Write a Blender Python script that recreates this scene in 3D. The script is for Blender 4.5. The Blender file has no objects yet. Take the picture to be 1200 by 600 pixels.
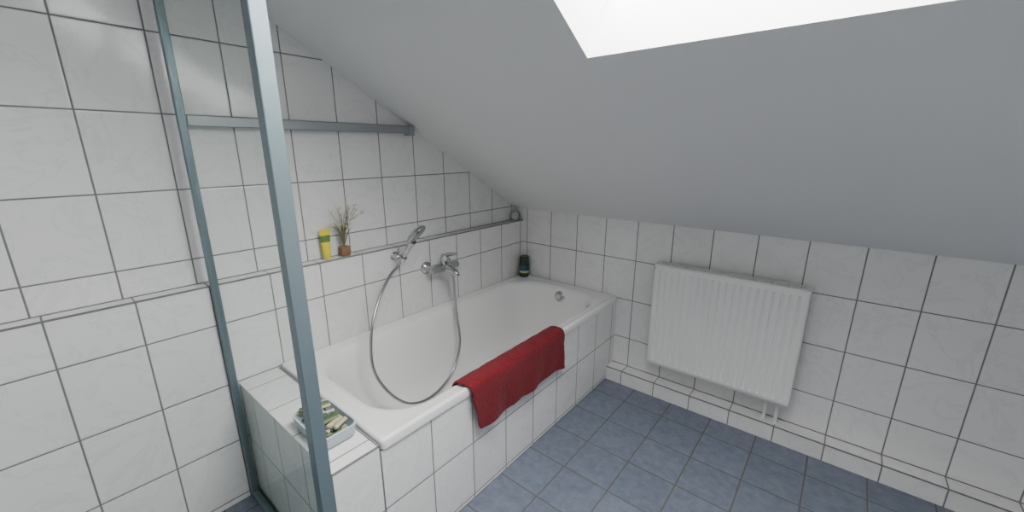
import bpy, bmesh, math, random
from mathutils import Vector, Matrix
random.seed(4)
scene = bpy.context.scene
col = scene.collection

# ---------------------------------------------------------------- materials
class NT:
    def __init__(s, name):
        s.m = bpy.data.materials.new(name); s.m.use_nodes = True
        s.t = s.m.node_tree; s.n = s.t.nodes
        s.b = s.n["Principled BSDF"]; s.out = s.n["Material Output"]
    def add(s, typ, **kw):
        n = s.n.new(typ)
        for k, v in kw.items(): setattr(n, k, v)
        return n
    def link(s, a, b): s.t.links.new(a, b)
    def math(s, op, a, b=None, c=None):
        n = s.add('ShaderNodeMath', operation=op)
        for i, v in enumerate((a, b, c)):
            if v is None: continue
            if isinstance(v, (int, float)): n.inputs[i].default_value = v
            else: s.link(v, n.inputs[i])
        return n.outputs[0]
    def mix(s, f, a, b):
        n = s.add('ShaderNodeMix', data_type='RGBA')
        for i, v in ((0, f), (6, a), (7, b)):
            if isinstance(v, (int, float)): n.inputs[i].default_value = v
            elif isinstance(v, tuple): n.inputs[i].default_value = v
            else: s.link(v, n.inputs[i])
        return n.outputs[2]

def c4(r, g, b): return (r, g, b, 1.0)

def simple(name, colr, rough=0.5, metal=0.0, bump=0.0, bscale=80, var=0.0, coat=0.0, sheen=0.0):
    k = NT(name)
    k.b.inputs['Base Color'].default_value = c4(*colr)
    k.b.inputs['Roughness'].default_value = rough
    k.b.inputs['Metallic'].default_value = metal
    if coat: k.b.inputs['Coat Weight'].default_value = coat
    if sheen: k.b.inputs['Sheen Weight'].default_value = sheen
    tc = k.add('ShaderNodeTexCoord')
    nz = k.add('ShaderNodeTexNoise'); nz.inputs['Scale'].default_value = bscale
    nz.inputs['Detail'].default_value = 4
    k.link(tc.outputs['Object'], nz.inputs['Vector'])
    if var:
        dark = c4(*[c*(1-var) for c in colr])
        k.link(k.mix(nz.outputs['Fac'], dark, c4(*colr)), k.b.inputs['Base Color'])
    if bump:
        bp = k.add('ShaderNodeBump'); bp.inputs['Strength'].default_value = bump
        bp.inputs['Distance'].default_value = 0.002
        k.link(nz.outputs['Fac'], bp.inputs['Height']); k.link(bp.outputs[0], k.b.inputs['Normal'])
    return k.m

def tile_mat(name, au, av, su, sv, ou, ov, g=0.005, tile=(0.80, 0.80, 0.79), vein=(0.74, 0.74, 0.745),
             grout=(0.18, 0.18, 0.182), rough=0.13, vscale=4.0, mottled=False, varamt=0.04):
    k = NT(name)
    geo = k.add('ShaderNodeNewGeometry')
    sp = k.add('ShaderNodeSeparateXYZ'); k.link(geo.outputs['Position'], sp.inputs[0])
    def axis(a, s_, o):
        q = k.math('DIVIDE', k.math('SUBTRACT', sp.outputs[a], o), s_)
        d = k.math('MULTIPLY', k.math('PINGPONG', q, 0.5), s_)
        return d, k.math('FLOOR', q)
    du, fu = axis(au, su, ou); dv, fv = axis(av, sv, ov)
    d = k.math('MINIMUM', du, dv)
    mr = k.add('ShaderNodeMapRange'); mr.interpolation_type = 'SMOOTHSTEP'
    mr.inputs[1].default_value = g*0.35; mr.inputs[2].default_value = g*0.65
    k.link(d, mr.inputs[0])
    mask = mr.outputs[0]
    cv = k.add('ShaderNodeCombineXYZ'); k.link(fu, cv.inputs[0]); k.link(fv, cv.inputs[1])
    wn = k.add('ShaderNodeTexWhiteNoise'); wn.noise_dimensions = '3D'; k.link(cv.outputs[0], wn.inputs['Vector'])
    # per tile shifted marbling
    va = k.add('ShaderNodeVectorMath', operation='MULTIPLY_ADD')
    k.link(wn.outputs['Color'], va.inputs[0]); va.inputs[1].default_value = (7, 7, 7)
    k.link(geo.outputs['Position'], va.inputs[2])
    nz = k.add('ShaderNodeTexNoise'); nz.inputs['Scale'].default_value = vscale
    nz.inputs['Detail'].default_value = 7; nz.inputs['Roughness'].default_value = 0.6
    nz.inputs['Distortion'].default_value = 0.0 if mottled else 1.6
    k.link(va.outputs[0], nz.inputs['Vector'])
    mr2 = k.add('ShaderNodeMapRange')
    if mottled:
        mr2.inputs[1].default_value = 0.3; mr2.inputs[2].default_value = 0.7
        f = nz.outputs['Fac']
    else:
        f = k.math('ABSOLUTE', k.math('SUBTRACT', nz.outputs['Fac'], 0.5))
        mr2.inputs[1].default_value = 0.0; mr2.inputs[2].default_value = 0.03
    k.link(f, mr2.inputs[0])
    base = k.mix(mr2.outputs[0], c4(*vein), c4(*tile))
    hv = k.add('ShaderNodeHueSaturation')
    k.link(base, hv.inputs['Color'])
    val = k.math('MULTIPLY_ADD', wn.outputs['Value'], varamt, 1-varamt)
    k.link(val, hv.inputs['Value'])
    k.link(k.mix(mask, c4(*grout), hv.outputs[0]), k.b.inputs['Base Color'])
    k.link(k.math('MULTIPLY_ADD', mask, rough-0.8, 0.8), k.b.inputs['Roughness'])
    mr3 = k.add('ShaderNodeMapRange'); mr3.interpolation_type = 'SMOOTHSTEP'
    mr3.inputs[1].default_value = g*0.3; mr3.inputs[2].default_value = g*1.2
    k.link(d, mr3.inputs[0])
    bp = k.add('ShaderNodeBump'); bp.inputs['Strength'].default_value = 0.5; bp.inputs['Distance'].default_value = 0.0015
    k.link(mr3.outputs[0], bp.inputs['Height']); k.link(bp.outputs[0], k.b.inputs['Normal'])
    return k.m

FAR = 50.0
M_YZ_lo = tile_mat("tile_wall_left_lower", 1, 2, .205, .253, 1.239, .53)
M_YZ_up = tile_mat("tile_wall_left_upper", 1, 2, .205, .253, 1.423, 1.036)
M_panel = tile_mat("tile_tub_panel", 1, 2, .205, .253, 1.016, .272)
M_end = tile_mat("tile_tub_end", 0, 2, .205, .253, .747, .272)
M_XZ = tile_mat("tile_wall_back", 0, 2, .203, .253, .241, .53)
M_XY = tile_mat("tile_ledge_top", 1, 0, .205, FAR, 1.239, FAR/2)
M_XYend = tile_mat("tile_tub_end_top", 0, 1, .203, FAR, .695, FAR/2)
M_plf = tile_mat("tile_plinth_front", 0, 2, .203, FAR, .85, FAR/2)
M_plt = tile_mat("tile_plinth_top", 0, 1, .203, FAR, .85, FAR/2)
M_floor = tile_mat("tile_floor", 0, 1, .217, .217, .946, 1.826, g=0.006, tile=(0.20, 0.225, 0.285), vein=(0.125, 0.15, 0.205),
                   grout=(0.115, 0.11, 0.102), rough=0.3, vscale=28, mottled=True, varamt=0.12)
M_plaster = simple("plaster_white", (0.77, 0.77, 0.768), 0.9, bump=0.25, bscale=260)
M_groutline = simple("grout_edge", (0.2, 0.2, 0.2), 0.8)
M_enamel = simple("tub_enamel", (0.83, 0.83, 0.82), 0.08, coat=0.4)
M_chrome = simple("chrome", (0.50, 0.51, 0.52), 0.12, 1.0)
M_chromeD = simple("chrome_satin", (0.33, 0.34, 0.35), 0.3, 1.0)
M_alu = simple("aluminium_grey", (0.32, 0.34, 0.35), 0.45, 0.5)
M_post = simple("enclosure_profile", (0.17, 0.225, 0.25), 0.4, 0.5)
M_radi = simple("radiator_enamel", (0.80, 0.80, 0.78), 0.35)
M_wood = simple("wood_block", (0.32, 0.18, 0.09), 0.6, bump=0.3, bscale=40, var=0.5)
M_whitep = simple("white_plastic", (0.75, 0.76, 0.78), 0.4)

def hose_mat():
    k = NT("metal_hose"); k.b.inputs['Base Color'].default_value = c4(.38, .38, .39)
    k.b.inputs['Metallic'].default_value = 1; k.b.inputs['Roughness'].default_value = .28
    return k.m
M_hose = hose_mat()

def towel_mat():
    k = NT("red_terry"); k.b.inputs['Roughness'].default_value = 0.95
    k.b.inputs['Sheen Weight'].default_value = 0.05
    tc = k.add('ShaderNodeTexCoord')
    n = k.add('ShaderNodeTexNoise'); n.inputs['Scale'].default_value = 260; n.inputs['Detail'].default_value = 3
    n2 = k.add('ShaderNodeTexNoise'); n2.inputs['Scale'].default_value = 9
    k.link(tc.outputs['Object'], n.inputs['Vector']); k.link(tc.outputs['Object'], n2.inputs['Vector'])
    f = k.math('MULTIPLY_ADD', n.outputs['Fac'], 0.7, k.math('MULTIPLY', n2.outputs['Fac'], 0.3))
    k.link(k.mix(f, c4(.07, .001, .005), c4(.23, .003, .012)), k.b.inputs['Base Color'])
    bp = k.add('ShaderNodeBump'); bp.inputs['Strength'].default_value = .8; bp.inputs['Distance'].default_value = .004
    k.link(n.outputs['Fac'], bp.inputs['Height']); k.link(bp.outputs[0], k.b.inputs['Normal'])
    return k.m
M_towel = towel_mat()

def glass_mat(name, tint, refl=0.08):
    k = NT(name)
    tr = k.add('ShaderNodeBsdfTransparent'); tr.inputs[0].default_value = c4(*tint)
    gl = k.add('ShaderNodeBsdfGlossy'); gl.inputs['Roughness'].default_value = 0.02
    mx = k.add('ShaderNodeMixShader'); mx.inputs[0].default_value = refl
    k.link(tr.outputs[0], mx.inputs[1]); k.link(gl.outputs[0], mx.inputs[2]); k.link(mx.outputs[0], k.out.inputs[0])
    return k.m
M_glass = glass_mat("shower_glass", (.95, .975, .965), .04)
M_wglass = glass_mat("window_glass", (.97, .98, .98), 0.03)

# ---------------------------------------------------------------- mesh helpers
def obj_from_bm(name, bm, mats, smooth=False, parent=None, bevel=0, angle=35):
    bmesh.ops.recalc_face_normals(bm, faces=bm.faces)
    me = bpy.data.meshes.new(name); bm.to_mesh(me); bm.free()
    for m in (mats if isinstance(mats, (list, tuple)) else [mats]): me.materials.append(m)
    ob = bpy.data.objects.new(name, me); col.objects.link(ob)
    if smooth:
        for p in me.polygons: p.use_smooth = True
        me.set_sharp_from_angle(angle=math.radians(angle))
    if bevel:
        b = ob.modifiers.new("bevel", 'BEVEL'); b.width = bevel; b.segments = 3; b.limit_method = 'ANGLE'
    if parent: ob.parent = parent
    return ob

def bbox(bm, x0, x1, y0, y1, z0, z1, mi=0, fm=None):
    vs = [bm.verts.new((x, y, z)) for x in (x0, x1) for y in (y0, y1) for z in (z0, z1)]
    F = {'x': [(0, 1, 3, 2), (4, 6, 7, 5)], 'y': [(0, 4, 5, 1), (2, 3, 7, 6)], 'z': [(0, 2, 6, 4), (1, 5, 7, 3)]}
    for a, fs in F.items():
        for f in fs:
            q = bm.faces.new([vs[i] for i in f]); q.material_index = (fm or {}).get(a, mi)
    return vs

def frame_of(d):
    d = Vector(d).normalized()
    up = Vector((0, 0, 1)) if abs(d.z) < .95 else Vector((1, 0, 0))
    a = d.cross(up).normalized(); b = a.cross(d)
    return d, a, b

def lathe(bm, origin, axis, prof, n=28, mi=0, sx=1.0, sy=1.0, ref=None):
    d, a, b = frame_of(axis)
    if ref is not None:
        a = Vector(ref).normalized(); b = d.cross(a)
    o = Vector(origin); rings = []
    for h, r in prof:
        if r < 1e-6: rings.append([bm.verts.new(o + d*h)])
        else: rings.append([bm.verts.new(o + d*h + a*(math.cos(2*math.pi*i/n)*r*sx) + b*(math.sin(2*math.pi*i/n)*r*sy)) for i in range(n)])
    for q, w in zip(rings[:-1], rings[1:]):
        for i in range(n):
            j = (i+1) % n
            if len(q) == 1 and len(w) == 1: continue
            if len(q) == 1: f = bm.faces.new((q[0], w[i], w[j]))
            elif len(w) == 1: f = bm.faces.new((q[i], w[0], q[j]))
            else: f = bm.faces.new((q[i], w[i], w[j], q[j]))
            f.material_index = mi
    for r in (rings[0], rings[-1]):
        if len(r) > 1:
            f = bm.faces.new(r); f.material_index = mi

def cyl(bm, p1, p2, r1, r2=None, n=24, mi=0):
    p1, p2 = Vector(p1), Vector(p2)
    L = (p2-p1).length; r2 = r1 if r2 is None else r2
    e = min(L, r1, r2)*0.15
    lathe(bm, p1, p2-p1, [(0, r1-e), (e, r1), (L-e, r2), (L, r2-e)], n, mi)

def tube(bm, pts, radii, n=14, mi=0):
    P = [Vector(p) for p in pts]
    rings = []; prev = None
    for i, p in enumerate(P):
        t = (P[min(i+1, len(P)-1)] - P[max(i-1, 0)]).normalized()
        if prev is None: _, a, b = frame_of(t)
        else:
            a = (prev - t*prev.dot(t)).normalized(); b = t.cross(a)
        prev = a
        r = radii[i] if isinstance(radii, (list, tuple)) else radii
        rings.append([bm.verts.new(p + a*math.cos(2*math.pi*k/n)*r + t.cross(a)*math.sin(2*math.pi*k/n)*r) for k in range(n)])
    for q, w in zip(rings[:-1], rings[1:]):
        for i in range(n):
            j = (i+1) % n
            f = bm.faces.new((q[i], w[i], w[j], q[j])); f.material_index = mi
    for r in (rings[0], rings[-1]):
        f = bm.faces.new(r); f.material_index = mi

def catmull(pts, sub=10):
    P = [Vector(p) for p in pts]; P = [2*P[0]-P[1]] + P + [2*P[-1]-P[-2]]
    out = []
    for i in range(1, len(P)-2):
        for s in range(sub):
            t = s/sub
            out.append(0.5*((2*P[i]) + (-P[i-1]+P[i+1])*t + (2*P[i-1]-5*P[i]+4*P[i+1]-P[i+2])*t*t + (-P[i-1]+3*P[i]-3*P[i+1]+P[i+2])*t**3))
    out.append(P[-2]); return out

def empty(name, loc=(0, 0, 0)):
    e = bpy.data.objects.new(name, None); col.objects.link(e); e.empty_display_size = .05
    return e

# ---------------------------------------------------------------- room shell
XU = -0.065         # upper left wall plane
YB = 2.50           # back (knee) wall plane
XR = 3.0; YN = -1.5; ZF = 2.42
SL = 0.587; Z0 = 1.021
def zc(y): return Z0 + SL*(YB-y)
yk = YB - (ZF-Z0)/SL   # where the slope reaches the flat ceiling

bm = bmesh.new()
bbox(bm, XU-.15, XR+.1, YN-.1, YB+.15, -.12, 0)
obj_from_bm("floor", bm, M_floor)

LG = .939
bm = bmesh.new()
bbox(bm, XU-.12, XU, YN, YB, LG-.002, ZF+.05, fm={'x': 0, 'y': 0, 'z': 0})
bbox(bm, XU-.12, 0, YN, YB, 0, LG, fm={'x': 1, 'y': 1, 'z': 2})
bbox(bm, -0.006, 0.0015, YN, YB, LG-.004, LG+.0015, mi=3)
bbox(bm, XU, XU+.003, YN, YB, LG, LG+.003, mi=3)
obj_from_bm("wall_left", bm, [M_YZ_up, M_YZ_lo, M_XY, M_groutline])

bm = bmesh.new()
bbox(bm, XU-.12, XR, YB, YB+.12, 0, Z0+.05)
obj_from_bm("wall_back", bm, M_XZ)
bm = bmesh.new()
bbox(bm, XR, XR+.1, YN, YB, 0, ZF+.05)
obj_from_bm("wall_right", bm, M_plaster)
bm = bmesh.new()
bbox(bm, XU-.12, XR, YN-.1, YN, 0, ZF+.05)
obj_from_bm("wall_front", bm, M_plaster)

PH = .088
bm = bmesh.new()
bbox(bm, .748, XR, 2.415, YB, 0, PH, fm={'x': 0, 'y': 0, 'z': 1})
bbox(bm, .748, XR, 2.4135, 2.4185, PH-.0035, PH+.0015, mi=2)
bbox(bm, .748, XR, 2.497, YB, PH, PH+.004, mi=2)
obj_from_bm("baseboard_back", bm, [M_plf, M_plt, M_groutline])

# sloped ceiling with skylight opening
WX0, WX1, WY0, WY1 = 1.110, 1.89, 1.372, .50
nrm = Vector((0, SL, 1)).normalized()
T = 0.16
bm = bmesh.new()
xs = [XU-.12, WX0, WX1, XR+.1]; ys = [YB+.1, WY0, WY1, yk]
def cp(i, j, up): return Vector((xs[i], ys[j], zc(ys[j]))) + (nrm*T if up else Vector())
vv = {(i, j, u): bm.verts.new(cp(i, j, u)) for i in range(4) for j in range(4) for u in (0, 1)}
for i in range(3):
    for j in range(3):
        if i == 1 and j == 1: continue
        for u in (0, 1):
            bm.faces.new([vv[i, j, u], vv[i+1, j, u], vv[i+1, j+1, u], vv[i, j+1, u]])
def side(a, b): bm.faces.new([vv[a+(0,)], vv[b+(0,)], vv[b+(1,)], vv[a+(1,)]])
side((1, 1), (2, 1)); side((2, 1), (2, 2)); side((2, 2), (1, 2)); side((1, 2), (1, 1))
for i in range(3): side((i, 0), (i+1, 0)); side((i, 3), (i+1, 3)); side((0, i), (0, i+1)); side((3, i), (3, i+1))
bbox(bm, XU-.12, XR+.1, YN-.1, yk, ZF, ZF+.15)
obj_from_bm("ceiling", bm, M_plaster)

win = empty("window_1")
bm = bmesh.new()
def wp(x, y, h): return Vector((x, y, zc(y))) + nrm*h
def wbox(bm, x0, x1, y0, y1, h0, h1, mi=0):
    v = [bm.verts.new(wp(x, y, h)) for x in (x0, x1) for y in (y0, y1) for h in (h0, h1)]
    for f in ((0, 1, 3, 2), (4, 6, 7, 5), (0, 4, 5, 1), (2, 3, 7, 6), (0, 2, 6, 4), (1, 5, 7, 3)):
        bm.faces.new([v[i] for i in f]).material_index = mi
e = .07
wbox(bm, WX0-e, WX0, WY1-e, WY0+e, T, T+.05); wbox(bm, WX1, WX1+e, WY1-e, WY0+e, T, T+.05)
wbox(bm, WX0, WX1, WY0, WY0+e, T, T+.05); wbox(bm, WX0, WX1, WY1-e, WY1, T, T+.05)
obj_from_bm("window_frame", bm, M_whitep, parent=win)
bm = bmesh.new()
wbox(bm, WX0, WX1, WY1, WY0, T+.03, T+.036)
obj_from_bm("window_pane", bm, M_wglass, parent=win)

# ---------------------------------------------------------------- bathtub
TX0, TX1, TY0, TY1, TZ = 0.002, 0.757, 0.814, 2.498, 0.543
def rrect(x0, x1, y0, y1, r, z, n=10, rf=None):
    rf = r if rf is None else rf
    pts = []
    for cx, cy, a0, rr in ((x1-rf, y1-rf, 0, rf), (x0+rf, y1-rf, 90, rf), (x0+r, y0+r, 180, r), (x1-r, y0+r, 270, r)):
        for i in range(n+1):
            a = math.radians(a0 + 90*i/n)
            pts.append((cx+rr*math.cos(a), cy+rr*math.sin(a), z))
    return pts
rings = []
def oring(i, z, r): rings.append(rrect(TX0+i, TX1-i, TY0+i, TY1-i, r, z))
oring(0.0085, TZ-.040, .012)
oring(0.002, TZ-.038, .016)
oring(0.0, TZ-.010, .016); oring(.002, TZ-.004, .016); oring(.007, TZ, .016); oring(.014, TZ, .02)
oring(.020, TZ-.003, .022)
def iring(wl, wr, wn, wf, z, r, rf): rings.append(rrect(TX0+wl, TX1-wr, TY0+wn, TY1-wf, r, z, rf=rf))
iring(.050, .052, .060, .060, TZ-.005, .18, .20)
iring(.062, .062, .075, .075, TZ-.008, .18, .21)
iring(.072, .070, .088, .086, TZ-.018, .18, .21)
iring(.080, .078, .100, .094, TZ-.040, .18, .21)
iring(.090, .088, .135, .104, TZ-.12, .18, .20)
iring(.100, .098, .185, .114, TZ-.22, .17, .19)
iring(.112, .110, .250, .126, TZ-.33, .16, .18)
iring(.128, .126, .300, .140, TZ-.375, .15, .16)
iring(.155, .153, .340, .165, TZ-.405, .13, .14)
iring(.200, .198, .395, .210, TZ-.418, .10, .11)
iring(.29, .29, .60, .45, TZ-.424, .06, .06)
bm = bmesh.new()
R = [[bm.verts.new(p) for p in ring] for ring in rings]
N = len(R[0])
for a, b in zip(R[:-1], R[1:]):
    for i in range(N):
        j = (i+1) % N
        bm.faces.new((a[i], a[j], b[j], b[i]))
bm.faces.new(R[-1])
tub = obj_from_bm("bathtub", bm, M_enamel, smooth=True, angle=60)

bm = bmesh.new()
oc = Vector((.391, TY1-.097, .480))
lathe(bm, oc, (0, -1, .1), [(-.004, .036), (.004, .036), (.008, .032), (.010, .024), (.022, .022), (.026, .018), (.026, 0)], 32)
obj_from_bm("overflow_knob", bm, M_chrome, smooth=True, parent=tub)
bm = bmesh.new()
lathe(bm, (.38, 2.12, TZ-.424), (0, 0, 1), [(0, .035), (.004, .034), (.006, .028), (.004, .02), (.008, .0)], 28)
obj_from_bm("drain_plug", bm, M_chrome, smooth=True, parent=tub)

bm = bmesh.new()
bbox(bm, .732, .747, .815, YB-.002, .001, .500, fm={'x': 0, 'y': 0, 'z': 1})
bbox(bm, .746, .7485, .815, YB-.002, .001, .004, mi=1)
obj_from_bm("tiled_bath_panel", bm, [M_panel, M_groutline])
bm = bmesh.new()
bbox(bm, 0.002, .747, .657, .810, 0.001, .523, fm={'x': 0, 'y': 1, 'z': 2})
bbox(bm, .7435, .7485, .657, .810, .520, .5245, mi=3)
bbox(bm, 0.002, .7485, .805, .8125, .5225, .526, mi=3)
obj_from_bm("tiled_ledge", bm, [M_panel, M_end, M_XYend, M_groutline])

# ---------------------------------------------------------------- red towel
bm = bmesh.new()
prof = [(.668, .452), (.674, .49), (.679, .523), (.689, .548), (.71, .554), (.735, .555), (.756, .555), (.768, .548), (.773, .528)]
for k in range(1, 14): prof.append((.773, .528 - .0138*k))
NU = 80
grid = []
for i, (px, pz) in enumerate(prof):
    row = []
    s = i/(len(prof)-1)
    for j in range(NU+1):
        u = j/NU
        yl = 1.170 + .060*s; yr = 1.855 - .015*s
        y = yl + (yr-yl)*u
        hang = max(0, (i-8)/(len(prof)-9)); ins = max(0, (3-i)/3)
        dx = hang*(.006*math.sin(u*13+.6) + .004*math.sin(u*29+s*4)+.006) + ins*.004*math.sin(u*11)
        dz = -hang*.006*math.sin(u*6+.4) + .0012*math.sin(u*40+i)
        row.append(bm.verts.new((px+dx, y+.003*math.sin(i*.9), pz+dz)))
    grid.append(row)
for a, b in zip(grid[:-1], grid[1:]):
    for j in range(NU): bm.faces.new((a[j], a[j+1], b[j+1], b[j]))
tw = obj_from_bm("red_towel", bm, M_towel, smooth=True, angle=80)
so = tw.modifiers.new("s", 'SOLIDIFY'); so.thickness = .009; so.offset = 0
sd = tw.modifiers.new("d", 'SUBSURF'); sd.levels = 1; sd.render_levels = 2
tx = bpy.data.textures.new("terry", 'CLOUDS'); tx.noise_scale = .012
dp = tw.modifiers.new("p", 'DISPLACE'); dp.texture = tx; dp.strength = .004; dp.texture_coords = 'LOCAL'

# ---------------------------------------------------------------- bath mixer tap
mix = empty("bath_mixer_tap")
MY, MZ = 1.690, .785
bm = bmesh.new()
for yy in (MY-.075, MY+.075):
    lathe(bm, (0, yy, MZ), (1, 0, 0), [(0.001, .035), (.004, .035), (.012, .030), (.020, .018), (.03, .016), (.058, .016), (.062, .02), (.075, .02), (.082, .016)], 30)
lathe(bm, (.072, MY-.098, MZ), (0, 1, 0), [(0, .014), (.004, .020), (.05, .021), (.075, .026), (.12, .026), (.146, .021), (.192, .020), (.196, .014)], 30)
lathe(bm, (.072, MY, MZ+.010), (.10, 0, 1), [(0, .024), (.02, .026), (.045, .026), (.052, .023), (.056, .023), (.064, .02), (.067, .012), (.068, 0)], 30)
obj_from_bm("body", bm, M_chrome, smooth=True, parent=mix)
bm = bmesh.new()
pts = catmull([(.075, MY, MZ+.066), (.105, MY, MZ+.078), (.14, MY+.002, MZ+.086), (.168, MY+.004, MZ+.090)], 6)
n = len(pts); tube(bm, pts, [.013-.006*i/(n-1) for i in range(n)], 16)
obj_from_bm("lever", bm, M_chrome, smooth=True, parent=mix)
bm = bmesh.new()
pts = catmull([(.085, MY, MZ-.003), (.115, MY, MZ-.003), (.14, MY, MZ-.008), (.163, MY, MZ-.018), (.170, MY, MZ-.028)], 6)
n = len(pts); tube(bm, pts, [.023-.006*i/(n-1) for i in range(n)], 20)
cyl(bm, (.170, MY, MZ-.026), (.173, MY, MZ-.036), .0165)
obj_from_bm("spout", bm, M_chrome, smooth=True, parent=mix)
bm = bmesh.new()
HX, HYm = .072, MY+.060
lathe(bm, (HX, HYm, MZ-.015), (0, 0, -1), [(0, .014), (.012, .014), (.014, .011), (.02, .011), (.022, .0125), (.045, .011), (.05, .009)], 24)
lathe(bm, (.115, MY+.002, MZ+.012), (.2, 0, 1), [(0, .006), (.014, .006), (.016, .010), (.022, .010), (.024, .006)], 20)
obj_from_bm("hose_outlet", bm, M_chrome, smooth=True, parent=mix)

# ---------------------------------------------------------------- hand shower
hs = empty("hand_shower")
HY = 1.417
bm = bmesh.new()
lathe(bm, (0, HY, .893), (1, 0, 0), [(0.001, .024), (.006, .024), (.010, .017), (.035, .014), (.045, .014), (.048, .010)], 28)
hd = Vector((.64, .03, .77)).normalized()
hb = Vector((.062, HY, .880))
lathe(bm, hb - hd*.002, hd, [(0, .0150), (.002, .0175), (.028, .020), (.032, .0185)], 26)
obj_from_bm("wall_holder", bm, M_chrome, smooth=True, parent=hs)
bm = bmesh.new()
L = .160
lathe(bm, hb - hd*.012, hd, [(0, .009), (.003, .0115), (.04, .0125), (.08, .0118), (.12, .0135), (L, .020)], 24)
fn = Vector((.65, .30, -.60)); fn = fn - hd*fn.dot(hd); fn.normalize()
fn = (fn - hd*.14).normalized()
hc = hb + hd*(L+.036) - fn*.004
ref = (hd - fn*hd.dot(fn)).normalized()
lathe(bm, hc - fn*.018, fn, [(0, 0), (.001, .020), (.006, .036), (.014, .047), (.022, .050), (.028, .050), (.031, .047)], 40, sx=1.28, ref=ref)
obj_from_bm("handle_and_head", bm, M_chrome, smooth=True, parent=hs)
bm = bmesh.new()
lathe(bm, hc + fn*.0125, fn, [(0, .045), (.0025, .044), (.003, .0)], 40, sx=1.28, ref=ref)
side_v = fn.cross(ref)
for rr, cnt in ((.010, 6), (.021, 12), (.032, 18), (.040, 24)):
    for q in range(cnt):
        a = 2*math.pi*q/cnt
        p = hc + fn*.0155 + ref*math.cos(a)*rr*1.25 + side_v*math.sin(a)*rr
        lathe(bm, p, fn, [(0, .0018), (.0015, .0012)], 6)
obj_from_bm("spray_face", bm, M_chromeD, smooth=True, parent=hs)
hp = [(HX, HYm, MZ-.06), (.078, HYm+.001, MZ-.12), (.098, 1.735, .60), (.130, 1.715, .50), (.175, 1.690, .342), (.205, 1.595, .212),
      (.230, 1.431, .160), (.240, 1.280, .200), (.230, 1.172, .318), (.205, 1.122, .4625), (.165, 1.158, .627),
      (.115, 1.246, .750), (.075, 1.335, .822), (.055, HY-.022, .852)]
hp.append(tuple(hb - hd*.012))
pts = catmull(hp, 26)
bm = bmesh.new(); tube(bm, pts, [.0068+(.0007 if i % 2 else -.0004) for i in range(len(pts))], 12)
obj_from_bm("metal_hose", bm, M_hose, smooth=True, parent=hs, angle=180)

# ---------------------------------------------------------------- wall rail
rl = empty("wall_rail")
bm = bmesh.new()
bbox(bm, XU+.018, XU+.040, .66, 1.600, 1.504, 1.541)
obj_from_bm("bar", bm, M_alu, parent=rl, bevel=.004)
bm = bmesh.new()
bbox(bm, XU+.001, XU+.048, 1.572, 1.608, 1.494, 1.540)
bbox(bm, XU+.001, XU+.030, .72, .76, 1.508, 1.536)
obj_from_bm("end_bracket", bm, M_alu, parent=rl, bevel=.004)

# ---------------------------------------------------------------- radiator
rad = empty("panel_radiator")
RX0, RX1, RZ0, RZ1, RYF, RYB = 1.005, 1.705, .220, .818, 2.385, 2.465
NG = 20
bm = bmesh.new()
pitch = (RX1-RX0-.04)/NG
poly = [(RX0, RYF+.012), (RX0+.003, RYF+.003), (RX0+.010, RYF)]
for i in range(NG):
    xc = RX0+.02+pitch*(i+.5)
    poly += [(xc-.0065, RYF), (xc-.003, RYF+.006), (xc+.003, RYF+.006), (xc+.0065, RYF)]
poly += [(RX1-.010, RYF), (RX1-.003, RYF+.003), (RX1, RYF+.012)]
zz = [(RZ0, .012, 0), (RZ0+.012, .003, 0), (RZ0+.02, 0, 0), (RZ0+.03, 0, 0), (RZ0+.038, 0, 1), (RZ1-.038, 0, 1), (RZ1-.03, 0, 0), (RZ1-.018, 0, 0), (RZ1-.006, .002, 0), (RZ1, .008, 0)]
rows = []
for z, dy, pr in zz:
    rows.append([bm.verts.new((x, (y if (pr or y > RYF+.007 or x < RX0+.005 or x > RX1-.005) else RYF)+dy, z)) for x, y in poly])
for a, b in zip(rows[:-1], rows[1:]):
    for i in range(len(poly)-1): bm.faces.new((a[i], a[i+1], b[i+1], b[i]))
obj_from_bm("front_panel", bm, M_radi, smooth=True, parent=rad, angle=25)
bm = bmesh.new()
bbox(bm, RX0+.004, RX1-.004, RYB-.012, RYB, RZ0+.01, RZ1-.01)
for x in (RX0, RX1-.0025): bbox(bm, x, x+.0025, RYF+.010, RYB, RZ0+.01, RZ1-.002)
for k in range(27):
    x = RX0+.02+k*.0244
    bbox(bm, x, x+.0015, RYF+.02, RYB-.014, RZ0+.03, RZ1-.02)
obj_from_bm("back_panel_and_sides", bm, M_radi, parent=rad)
bm = bmesh.new()
bbox(bm, RX0, RX1, RYF+.006, RYF+.014, RZ1-.006, RZ1+.001)
bbox(bm, RX0, RX1, RYB-.010, RYB, RZ1-.006, RZ1+.001)
bbox(bm, RX0, RX1, (RYF+RYB)/2-.002, (RYF+RYB)/2+.004, RZ1-.006, RZ1)
k = RX0
while k < RX1-.004:
    bbox(bm, k, k+.004, RYF+.010, RYB-.004, RZ1-.006, RZ1); k += .0166
obj_from_bm("top_grille", bm, M_radi, parent=rad)
bm = bmesh.new()
for x in (RX0+.13, RX1-.13):
    bbox(bm, x, x+.03, RYB, YB-.001, RZ0+.08, RZ1-.08)
cyl(bm, (RX1-.045, RYF+.055, RZ0+.02), (RX1-.045, RYF+.055, PH+.001), .008)
cyl(bm, (RX1-.095, RYF+.055, RZ0+.02), (RX1-.095, RYF+.055, PH+.001), .008)
obj_from_bm("brackets_and_pipes", bm, M_radi, parent=rad)
bm = bmesh.new()
lathe(bm, (RX0+.03, RYB-.04, RZ1-.03), (-1, 0, 0), [(0, .009), (.035, .009), (.036, .006), (.042, .006)], 16)
obj_from_bm("vent_plug", bm, M_chrome, smooth=True, parent=rad)

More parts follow.
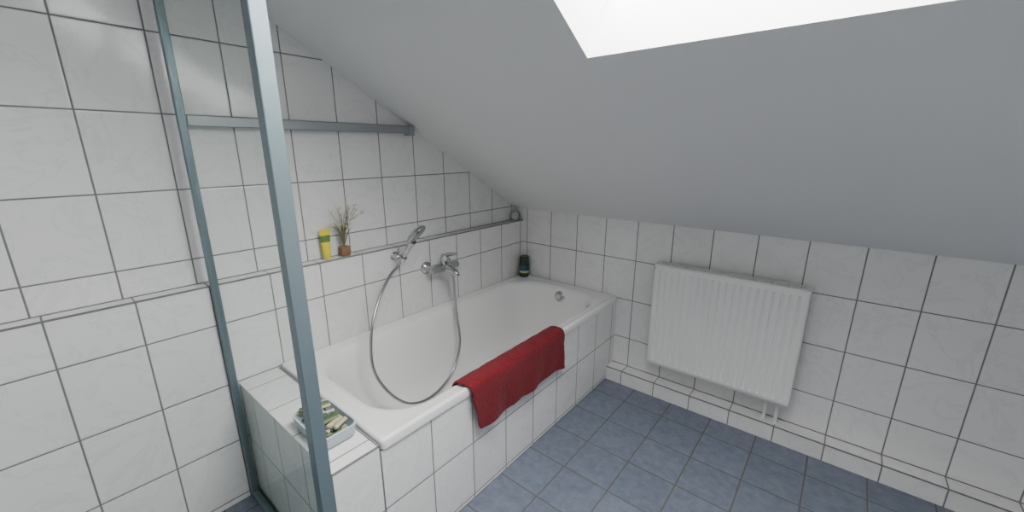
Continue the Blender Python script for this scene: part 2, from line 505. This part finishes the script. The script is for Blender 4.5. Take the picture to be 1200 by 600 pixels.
# ---------------------------------------------------------------- shower screen beside the tub end
se = empty("shower_screen")
bm = bmesh.new()
bbox(bm, .712, .750, .617, .655, .001, 1.95)
bbox(bm, .003, .025, .624, .648, .001, 1.95)
bbox(bm, .025, .712, .626, .646, 1.925, 1.95)
bbox(bm, .025, .712, .626, .646, .001, .03)
obj_from_bm("profiles", bm, M_post, parent=se, bevel=.003)
bm = bmesh.new()
bbox(bm, .025, .712, .633, .639, .03, 1.925)
obj_from_bm("glass_panel", bm, M_glass, parent=se)

# ---------------------------------------------------------------- small things on the ledge
LZ = LG + .0015
bm = bmesh.new()
ty = 1.088; txx = -.036
lathe(bm, (txx, ty, LZ), (0, 0, 1), [(0, .016), (.002, .017), (.026, .017), (.028, .015)], 28, mi=1)
rr = []
for h, a, b in ((.028, .018, .018), (.05, .020, .017), (.08, .0215, .012), (.110, .0225, .006), (.125, .023, .0015), (.138, .023, .0015)):
    rr.append([bm.verts.new((txx + b*math.sin(2*math.pi*i/28)*1, ty + a*math.cos(2*math.pi*i/28), LZ+h)) for i in range(28)])
for qi, (q, w) in enumerate(zip(rr[:-1], rr[1:])):
    for i in range(28):
        j = (i+1) % 28; bm.faces.new((q[i], q[j], w[j], w[i])).material_index = 2 if qi == 2 else 0
bm.faces.new(rr[0]); bm.faces.new(rr[-1])
obj_from_bm("yellow_cream_tube", bm, [simple("tube_yellow", (.80, .66, .03), .4), simple("tube_cap_yellow", (.70, .62, .1), .4), simple("tube_green", (.10, .20, .04), .4)], smooth=True)

vz = empty("dried_flower_vase")
bm = bmesh.new()
vx, vy = -.035, 1.172
bbox(bm, vx-.018, vx+.018, vy-.022, vy+.022, LZ, LZ+.045)
obj_from_bm("wooden_block", bm, M_wood, parent=vz, bevel=.004)
bm = bmesh.new()
tips = []
for k in range(15):
    sgn = (k/14)*2-1
    h = random.uniform(.10, .25) if k > 8 else random.uniform(.08, .19)
    tip = Vector((vx+random.uniform(0, .04), vy + sgn*.085*(h/.2) + random.uniform(-.01, .01), LZ+.045+h))
    mid = Vector((vx+.005, vy+.28*(tip.y-vy), LZ+.045+h*.55))
    pts = catmull([(vx, vy, LZ+.035), mid, tip], 5)
    tube(bm, pts, .0011, 5, 0); tips.append((tip, mid))
    if k % 2:
        t2 = tip + Vector((.01, random.uniform(-.03, .03), random.uniform(-.04, .0)))
        tube(bm, [mid, (mid+t2)/2+Vector((0, 0, .01)), t2], .0009, 5, 0); tips.append((t2, mid))
for tip, mid in tips:
    for q in range(5):
        o = tip + Vector([random.uniform(-.009, .009) for _ in range(3)])
        lathe(bm, o, (random.random()-.5, random.random()-.5, 1), [(0, .0005), (.002, .0032), (.005, .0030), (.007, .0008)], 6, mi=1)
for k in range(4):
    a = k*1.7
    p0 = Vector((vx, vy, LZ+.04)); p1 = p0+Vector((.01, .02*math.cos(a), .07)); p2 = p0+Vector((.015, .045*math.cos(a), .10+.02*k))
    w = Vector((0, .004, 0))
    v = [bm.verts.new(p) for p in (p0-w*.4, p0+w*.4, p1+w, p1-w, p2)]
    bm.faces.new((v[0], v[1], v[2], v[3])).material_index = 0; bm.faces.new((v[3], v[2], v[4])).material_index = 0
obj_from_bm("flower_stems", bm, [simple("stem_green", (.16, .15, .08), .8), simple("blossom_cream", (.62, .56, .36), .8)], parent=vz)

rc = empty("round_chrome_timer")
ax = Vector((.75, -.6, .25)).normalized()
c = Vector((-.030, 2.447, LZ+.034))
bm = bmesh.new()
lathe(bm, c-ax*.012, ax, [(0, .026), (.003, .032), (.018, .034), (.022, .032), (.023, .026), (.020, .026)], 36)
obj_from_bm("case", bm, M_chromeD, smooth=True, parent=rc)
bm = bmesh.new()
lathe(bm, c+ax*.008, ax, [(0, .026), (.003, .024), (.006, .012), (.007, 0)], 30)
obj_from_bm("dial", bm, simple("dial_grey", (.42, .43, .43), .3), smooth=True, parent=rc)

bm = bmesh.new()
jo = Vector((.052, 2.450, TZ))
def js(pr): return [(h*1.25, r*1.13) for h, r in pr]
lathe(bm, jo, (0, 0, 1), js([(-.002, .026), (.001, .030), (.012, .031), (.070, .031), (.078, .028), (.082, .024)]), 32, mi=0)
lathe(bm, jo, (0, 0, 1), js([(.016, .0314), (.017, .0318), (.066, .0318), (.067, .0314)]), 32, mi=1)
lathe(bm, jo, (0, 0, 1), js([(.026, .0319), (.0265, .0323), (.036, .0323), (.0365, .0319)]), 32, mi=2)
lathe(bm, jo, (0, 0, 1), js([(.082, .027), (.084, .029), (.116, .029), (.119, .026), (.120, 0)]), 32, mi=3)
obj_from_bm("bath_salt_jar", bm, [simple("jar_green", (.02, .05, .03), .2), simple("jar_label_blue", (.02, .07, .13), .4), simple("jar_label_yellow", (.6, .6, .25), .5), simple("jar_cap", (.012, .03, .02), .35)], smooth=True)

bk = empty("storage_basket")
BX0, BX1, BY0, BY1, BZ = .45, .648, .680, .795, .5265
bm = bmesh.new()
def lp(o, z, r): return rrect(BX0-o, BX1+o, BY0-o, BY1+o, r, z, n=5)
R = [[bm.verts.new(p) for p in ring] for ring in (lp(-.006, BZ, .015), lp(0, BZ+.004, .02), lp(.004, BZ+.040, .024), lp(.007, BZ+.041, .026), lp(.007, BZ+.046, .026), lp(.001, BZ+.046, .022), lp(-.004, BZ+.008, .018))]
for a, b in zip(R[:-1], R[1:]):
    for i in range(len(a)):
        j = (i+1) % len(a); bm.faces.new((a[i], a[j], b[j], b[i]))
bm.faces.new(R[0]); bm.faces.new(R[-1])
obj_from_bm("tray", bm, simple("basket_plastic", (.50, .56, .60), .4), smooth=True, parent=bk, angle=50)
bm = bmesh.new()
for k in range(40):
    lay = k//10
    cx = BX0+.020+(k % 10)*.0175+random.uniform(-.004, .004)
    cy = (BY0+BY1)/2 + random.uniform(-.018, .018)
    cz = BZ+.018+lay*.013+random.uniform(0, .005)
    d = Vector((random.uniform(-.8, .8), 1, random.uniform(-.1, .2))).normalized()
    hl = random.uniform(.022, .033); p = Vector((cx, cy, cz))
    r = random.uniform(.007, .011)
    lathe(bm, p-d*hl, d, [(0, r*.3), (.002, r), (2*hl-.002, r), (2*hl, r*.3)], 12, mi=(k*7+k//3) % 4, sy=.75)
obj_from_bm("packets", bm, [simple("pk_green", (.08, .13, .07), .5, var=.6, bscale=60), simple("pk_white", (.62, .63, .58), .5, var=.6, bscale=110), simple("pk_cream", (.50, .46, .28), .5, var=.3), simple("pk_olive", (.14, .18, .09), .5, var=.6, bscale=50)], smooth=True, parent=bk)

# ---------------------------------------------------------------- light
w = bpy.data.worlds.new("World"); scene.world = w; w.use_nodes = True
bg = w.node_tree.nodes["Background"]
bg.inputs[0].default_value = (1.0, 0.98, 0.955, 1); bg.inputs[1].default_value = 31.0
ld = bpy.data.lights.new("sky_portal", 'AREA'); ld.shape = 'RECTANGLE'
ld.size = WX1-WX0+.1; ld.size_y = math.hypot(WY0-WY1, SL*(WY0-WY1))+.1
ld.cycles.is_portal = True
lo = bpy.data.objects.new("sky_portal", ld); col.objects.link(lo)
lo.location = wp((WX0+WX1)/2, (WY0+WY1)/2, T+.06)
lo.rotation_euler = nrm.to_track_quat('Z', 'Y').to_euler()

# ---------------------------------------------------------------- camera
cd = bpy.data.cameras.new("camera"); cam = bpy.data.objects.new("camera", cd); col.objects.link(cam)
cd.sensor_width = 36; cd.lens = 473.7/1200*36; cd.clip_start = .02
cam.location = (1.755, .244, 1.427)
cam.rotation_euler = (math.radians(90-14.804), 0, math.radians(39.47))
scene.camera = cam
